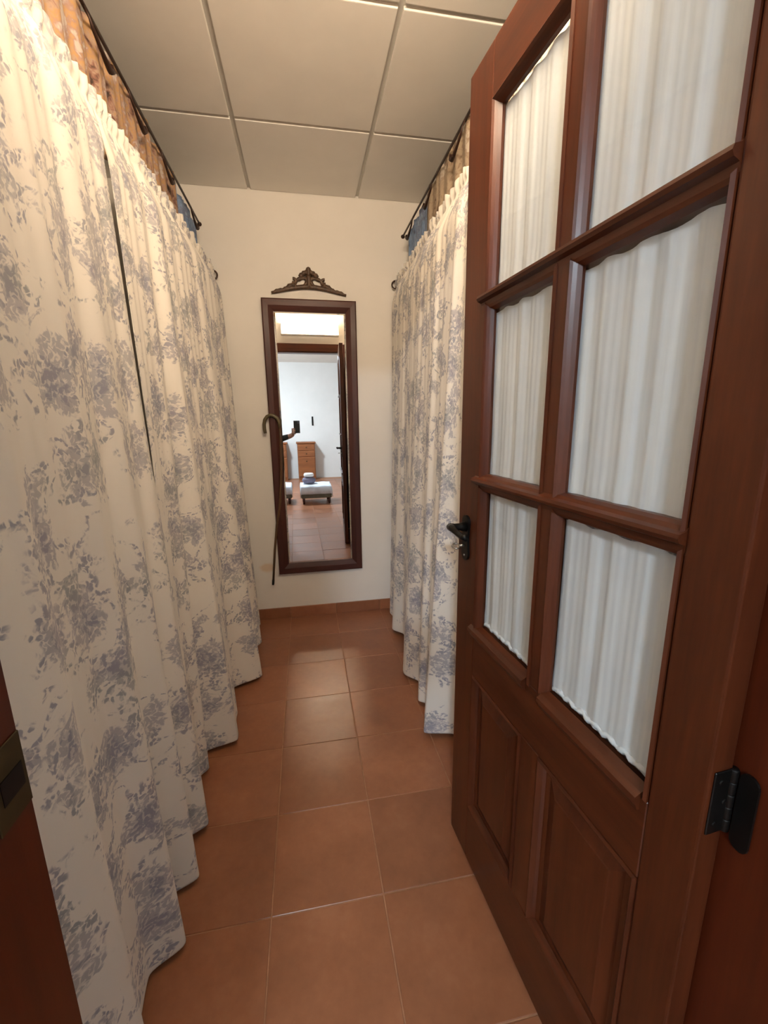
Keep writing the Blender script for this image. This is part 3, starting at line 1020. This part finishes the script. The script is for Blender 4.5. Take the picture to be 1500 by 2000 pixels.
# ================================================================== BEDROOM BEHIND THE CAMERA (seen in the mirror)
def ceiling_lamp(x, y, z, rad, col, power, label):
    l = empty('ceiling_lamp', (x, y, z))
    lathe('lamp_base', [(rad * 0.62, 0.0), (rad * 0.66, -0.012), (rad * 0.62, -0.024)], (0, 0, 0), M['white'], l, 28)
    lathe('lamp_globe', [(rad * 0.60, -0.022), (rad * 0.96, -0.034), (rad, -0.050), (rad * 0.92, -0.072), (rad * 0.62, -0.090), (rad * 0.2, -0.098)], (0, 0, 0),
          m_emit('lamp_glow', col, power / (math.pi * rad * rad * 2.6)), l, 32)
    lathe('lamp_knob', [(0.008, -0.097), (0.010, -0.104), (0.004, -0.112)], (0, 0, 0), M['brass'], l, 12)
    tag(l, label, 'lamp', 'ceiling lamps')
    return l
# wall lamp above the doorway, closet side: back plate, opal trough, end caps
wl = empty('wall_lamp', (0.16, WY1, 2.185))
tag(wl, 'bright white opal wall lamp over the doorway, reflected at the top of the mirror', 'lamp')
box('back_plate', -0.31, 0.31, 0.001, 0.014, 0.0, 0.11, M['white'], wl, 0.003)
bm = bmesh.new()
A = []; B = []
pr = [(0.014, 0.006)] + [(0.014 + 0.066 * math.sin(math.pi * q / 12), 0.055 - 0.049 * math.cos(math.pi * q / 12)) for q in range(1, 12)] + [(0.014, 0.104)]
for y, z in pr:
    A.append(bm.verts.new((-0.30, y, z))); B.append(bm.verts.new((0.30, y, z)))
n = len(pr)
for q in range(n):
    bm.faces.new((A[q], A[(q + 1) % n], B[(q + 1) % n], B[q]))
bm.faces.new(A[::-1]); bm.faces.new(B)
link('opal_diffuser', bm_mesh(bm, 'opal_diffuser'), m_emit('lamp_glow_warm', CLOSET_LAMP, CLOSET_POWER), wl, True)
box('downlight_shield', -0.31, 0.31, 0.014, 0.094, -0.006, 0.004, M['white'], wl, 0.002)  # added shield, keeps the lamp's light off the near floor and lower door
for sx in (-1, 1):
    box('end_cap', sx * 0.306 - 0.006, sx * 0.306 + 0.006, 0.014, 0.084, 0.002, 0.108, M['white'], wl, 0.004)
ceiling_lamp(-0.70, -2.3, H + 0.028, 0.17, ROOM_LAMP, ROOM_POWER, 'cool white ceiling lamp deeper in the bedroom behind the camera')

def make_chest(x, label):
    chest = empty('bedside_chest', (x, BY0 + 0.20, 0))
    tag(chest, label, 'chest', 'bedside chests')
    box('body', -0.19, 0.19, -0.17, 0.17, 0.05, 0.80, M['oak'], chest, 0.004)
    box('top', -0.21, 0.21, -0.185, 0.19, 0.80, 0.835, M['oak'], chest, 0.006)
    box('plinth', -0.185, 0.185, -0.16, 0.16, 0.0, 0.05, M['oak'], chest)
    for z0, z1 in ((0.66, 0.785), (0.52, 0.645), (0.08, 0.505)):
        d = box('drawer' if z0 > 0.3 else 'cupboard_door', -0.175, 0.175, 0.165, 0.184, z0, z1, M['oak'], chest, 0.004)
        lathe('knob', [(0.006, 0), (0.006, 0.008), (0.013, 0.014), (0.009, 0.022)], (0, 0.184, (z0 + z1) / 2 if z0 > 0.3 else 0.42), M['brass'], d, 12, 'y')
make_chest(0.16, 'narrow brown wooden chest with drawers in the middle of the mirror reflection')
make_chest(-0.45, 'brown wooden chest with drawers at the left edge of the mirror reflection')

def throw_fn(i, j):
    u = -0.26 + 0.52 * i / 23; v = -0.26 + 0.50 * j / 23
    z = 0.285 + 0.006 * math.sin(u * 31 + 1) * math.sin(v * 27)
    if abs(u) > 0.245: z -= (abs(u) - 0.245) * 4.0
    if v > 0.215: z -= (v - 0.215) * 5.0
    return (max(-0.252, min(0.252, u)), max(-0.25, min(0.236, v)), z)
def make_bench(x, y, where):
    ott = empty('bench', (x, y, 0))
    tag(ott, 'low upholstered bench reflected ' + where, 'bench', 'low benches in the bedroom')
    box('seat', -0.24, 0.24, -0.24, 0.22, 0.09, 0.27, M['grey_cloth'], ott, 0.02, 3)
    for sx in (-1, 1):
        for sy in (-1, 1):
            lathe('leg', [(0.014, 0), (0.020, 0.05), (0.022, 0.095)], (sx * 0.20, sy * 0.19, 0), M['mframe_z'], ott, 12)
    th = link('throw_blanket', grid_mesh('throw_blanket', 24, 24, throw_fn, lambda i, j: (i / 23, j / 23)), M['white_cloth'])
    th.location = (x, y, 0)
    so = th.modifiers.new('thickness', 'SOLIDIFY'); so.thickness = 0.006
    tag(th, 'pale blue-white throw over the bench reflected ' + where, 'blanket', 'pale throws')
    c1 = lathe('round_cushion', [(0.01, 0.0), (0.085, 0.006), (0.112, 0.045), (0.095, 0.085), (0.04, 0.105), (0.005, 0.108)], (0, 0, 0), M['mauve'], None, 24)
    c1.location = (x - 0.10, y - 0.08, 0.292)
    tag(c1, 'small round mauve cushion on the bench reflected ' + where, 'cushion', 'mauve cushions')
    c2 = lathe('folded_towel', [(0.01, 0.0), (0.075, 0.004), (0.082, 0.03), (0.07, 0.055), (0.01, 0.06)], (0, 0, 0), M['white'], None, 20)
    c2.location = (x - 0.10, y - 0.08, 0.400)
    tag(c2, 'white towel on the mauve cushion reflected ' + where, 'towel', 'white towels')
make_bench(0.22, -1.50, 'in the middle of the mirror')
make_bench(-0.40, -1.58, 'at the left edge of the mirror')
pic = empty('wall_hook', (0.34, BY0, 1.18))
box('hook_plate', -0.018, 0.018, 0.0, 0.012, 0, 0.20, M['iron'], pic, 0.003)
tube('hook_arm', [(0, 0.01, 0.03), (0, 0.05, 0.02), (0, 0.065, 0.05)], 0.006, M['iron'], pic, 8)
tag(pic, 'thin dark hook plate on the bedroom wall above the chest', 'hook')

# ------------------------------------------------------------------ the photographer, seen only in the mirror
def skin_mesh(name, pts, edges, root, sub=2):
    me = bpy.data.meshes.new(name + '_src')
    keys = list(pts)
    me.from_pydata([pts[k][0] for k in keys], [(keys.index(a), keys.index(b)) for a, b in edges] and [(keys.index(a), keys.index(b)) for a, b in edges], [])
    ob = bpy.data.objects.new(name + '_src', me)
    COL.objects.link(ob)
    ob.modifiers.new('skin', 'SKIN')
    sd = me.skin_vertices[0].data
    for i, k in enumerate(keys):
        r = pts[k][1]
        sd[i].radius = r if isinstance(r, tuple) else (r, r)
        sd[i].use_root = (k == root)
    ss = ob.modifiers.new('sub', 'SUBSURF')
    ss.levels = sub; ss.render_levels = sub
    dg = bpy.context.evaluated_depsgraph_get()
    dg.update()
    ev = ob.evaluated_get(dg)
    out = bpy.data.meshes.new_from_object(ev)
    bpy.data.objects.remove(ob, do_unlink=True)
    for p in out.polygons:
        p.use_smooth = True
    out.materials.clear()
    return out
PX, PY = -0.50, -0.40
HS = 0.93
def P(x, y, z): return (PX + x, PY + y, z * HS)
pts = {
 'pel': (P(0, 0, 0.93), (0.155, 0.11)), 'waist': (P(0, 0.0, 1.08), (0.135, 0.10)), 'chest': (P(0, 0.01, 1.28), (0.155, 0.11)), 'coll': (P(0, 0.0, 1.42), (0.10, 0.075)),
 'neck': (P(0, 0.015, 1.50), 0.052), 'head0': (P(0, 0.035, 1.575), (0.066, 0.075)), 'head1': (P(0, 0.04, 1.655), (0.076, 0.094)), 'head2': (P(0, 0.03, 1.73), (0.055, 0.07)),
 'shR': (P(0.17, 0.0, 1.40), 0.066), 'elR': ((-0.285, -0.15, 1.05), 0.046), 'wrR': ((-0.105, -0.045, 1.105), 0.030), 'haR': ((-0.070, -0.030, 1.135), 0.027),
 'shL': (P(-0.17, 0.0, 1.40), 0.066), 'elL': (P(-0.25, -0.03, 1.12), 0.047), 'wrL': (P(-0.25, 0.06, 0.90), 0.030), 'haL': (P(-0.245, 0.085, 0.84), 0.030),
 'hipR': (P(0.09, 0, 0.86), 0.095), 'knR': (P(0.10, 0.02, 0.49), 0.060), 'anR': (P(0.105, -0.02, 0.09), 0.040), 'toR': (P(0.125, 0.13, 0.045), 0.036),
 'hipL': (P(-0.09, 0, 0.86), 0.095), 'knL': (P(-0.10, 0.02, 0.49), 0.060), 'anL': (P(-0.105, -0.02, 0.09), 0.040), 'toL': (P(-0.125, 0.13, 0.045), 0.036),
}
edges = [('pel', 'waist'), ('waist', 'chest'), ('chest', 'coll'), ('coll', 'neck'), ('neck', 'head0'), ('head0', 'head1'), ('head1', 'head2'),
 ('coll', 'shR'), ('shR', 'elR'), ('elR', 'wrR'), ('wrR', 'haR'), ('coll', 'shL'), ('shL', 'elL'), ('elL', 'wrL'), ('wrL', 'haL'),
 ('pel', 'hipR'), ('hipR', 'knR'), ('knR', 'anR'), ('anR', 'toR'), ('pel', 'hipL'), ('hipL', 'knL'), ('knL', 'anL'), ('anL', 'toL')]
body = skin_mesh('person', pts, edges, 'pel')
for k in ('dark_cloth', 'brown_cloth', 'skin', 'shoe'):
    body.materials.append(M[k])
for p in body.polygons:
    c = p.center
    lx = c.x - PX
    mi = 0
    c = Vector((c.x, c.y, c.z / HS))
    if c.z < 0.085 or (c.z < 0.11 and c.y - PY > 0.05): mi = 3
    elif c.z < 0.96 and abs(lx) < 0.215: mi = 1
    elif c.z > 1.475 and abs(lx) < 0.14: mi = 2
    elif c.x > -0.145: mi = 2
    elif lx < -0.2 and c.z < 0.92: mi = 2
    p.material_index = mi
person = link('person', body)
tag(person, 'person in dark top and brown trousers holding up a phone, reflected in the mirror', 'person')
# hair, ears, eyes, nose
bm = bmesh.new()
bmesh.ops.create_uvsphere(bm, u_segments=20, v_segments=12, radius=1.0)
for v in bm.verts:
    x, y, z = v.co
    v.co = (PX + x * 0.088, PY + 0.022 + y * 0.100, 1.690 * HS + z * 0.090 - (0.05 if (y < -0.2 and z < 0) else 0))
bmesh.ops.delete(bm, geom=[v for v in bm.verts if v.co.y > PY + 0.085 and v.co.z < 1.715 * HS], context='VERTS')
link('hair', bm_mesh(bm, 'hair'), M['hair'], person, True)
for s in (-1, 1):
    lathe('ear', [(0.003, -0.008), (0.017, -0.004), (0.017, 0.004), (0.003, 0.008)], (PX + s * 0.078, PY + 0.035, 1.645 * HS), M['skin'], person, 10, 'x')
    lathe('eye', [(0.002, 0.008), (0.010, 0.004), (0.012, -0.002), (0.002, -0.006)], (PX + s * 0.030, PY + 0.124, 1.655 * HS), M['white'], person, 10, 'y')
tube('nose', [(PX, PY + 0.128, 1.655 * HS), (PX, PY + 0.144, 1.625 * HS), (PX, PY + 0.136, 1.612 * HS)], [0.006, 0.012, 0.010], M['skin'], person, 8)
tube('mouth', [(PX - 0.024, PY + 0.110, 1.585 * HS), (PX, PY + 0.118, 1.583 * HS), (PX + 0.024, PY + 0.110, 1.585 * HS)], [0.003, 0.006, 0.003], M['brown_cloth'], person, 8)
# right-hand fingers wrapped round the phone; left-hand fingers relaxed
def finger(pts, r0, r1, nm='finger'):
    n = len(pts)
    tube(nm, pts, [r0 + (r1 - r0) * i / (n - 1) for i in range(n)], M['skin'], person, 8)
hx0, hy0, hz0 = -0.070, -0.030, 1.140
for q, (dz, ln) in enumerate(((0.060, 0.9), (0.040, 1.0), (0.021, 0.95), (0.003, 0.8))):
    z = 1.125 + dz
    finger([(-0.086, -0.030, z - 0.004), (-0.092, -0.008, z), (-0.085, 0.006, z + 0.003), (-0.085 + 0.030 * ln, 0.008, z + 0.006)], 0.0095, 0.0075)
finger([(-0.066, -0.036, 1.125), (-0.045, -0.036, 1.150), (-0.022, -0.030, 1.175), (-0.006, -0.024, 1.19)], 0.011, 0.0085, 'thumb')
for q in range(4):
    bx_ = PX - 0.245 + (q - 1.5) * 0.004; by_ = PY + 0.070 + q * 0.016
    finger([(bx_, by_, 0.845 * HS), (bx_ + 0.004, by_ + 0.006, 0.800 * HS), (bx_ + 0.016, by_ + 0.008, 0.770 * HS + 0.004 * abs(q - 1))], 0.009, 0.007)
finger([(PX - 0.235, PY + 0.105, 0.865 * HS), (PX - 0.215, PY + 0.125, 0.835 * HS), (PX - 0.205, PY + 0.128, 0.81 * HS)], 0.010, 0.008, 'thumb')

phone = empty('phone', (-0.034, -0.0105, 1.135))
tag(phone, 'black phone held upright by the person in the mirror', 'phone')
box('phone_body', -0.037, 0.037, -0.004, 0.004, 0.0, 0.150, M['phone'], phone, 0.003, 2)
box('camera_island', 0.006, 0.034, 0.004, 0.0055, 0.112, 0.147, M['lens'], phone, 0.0006)
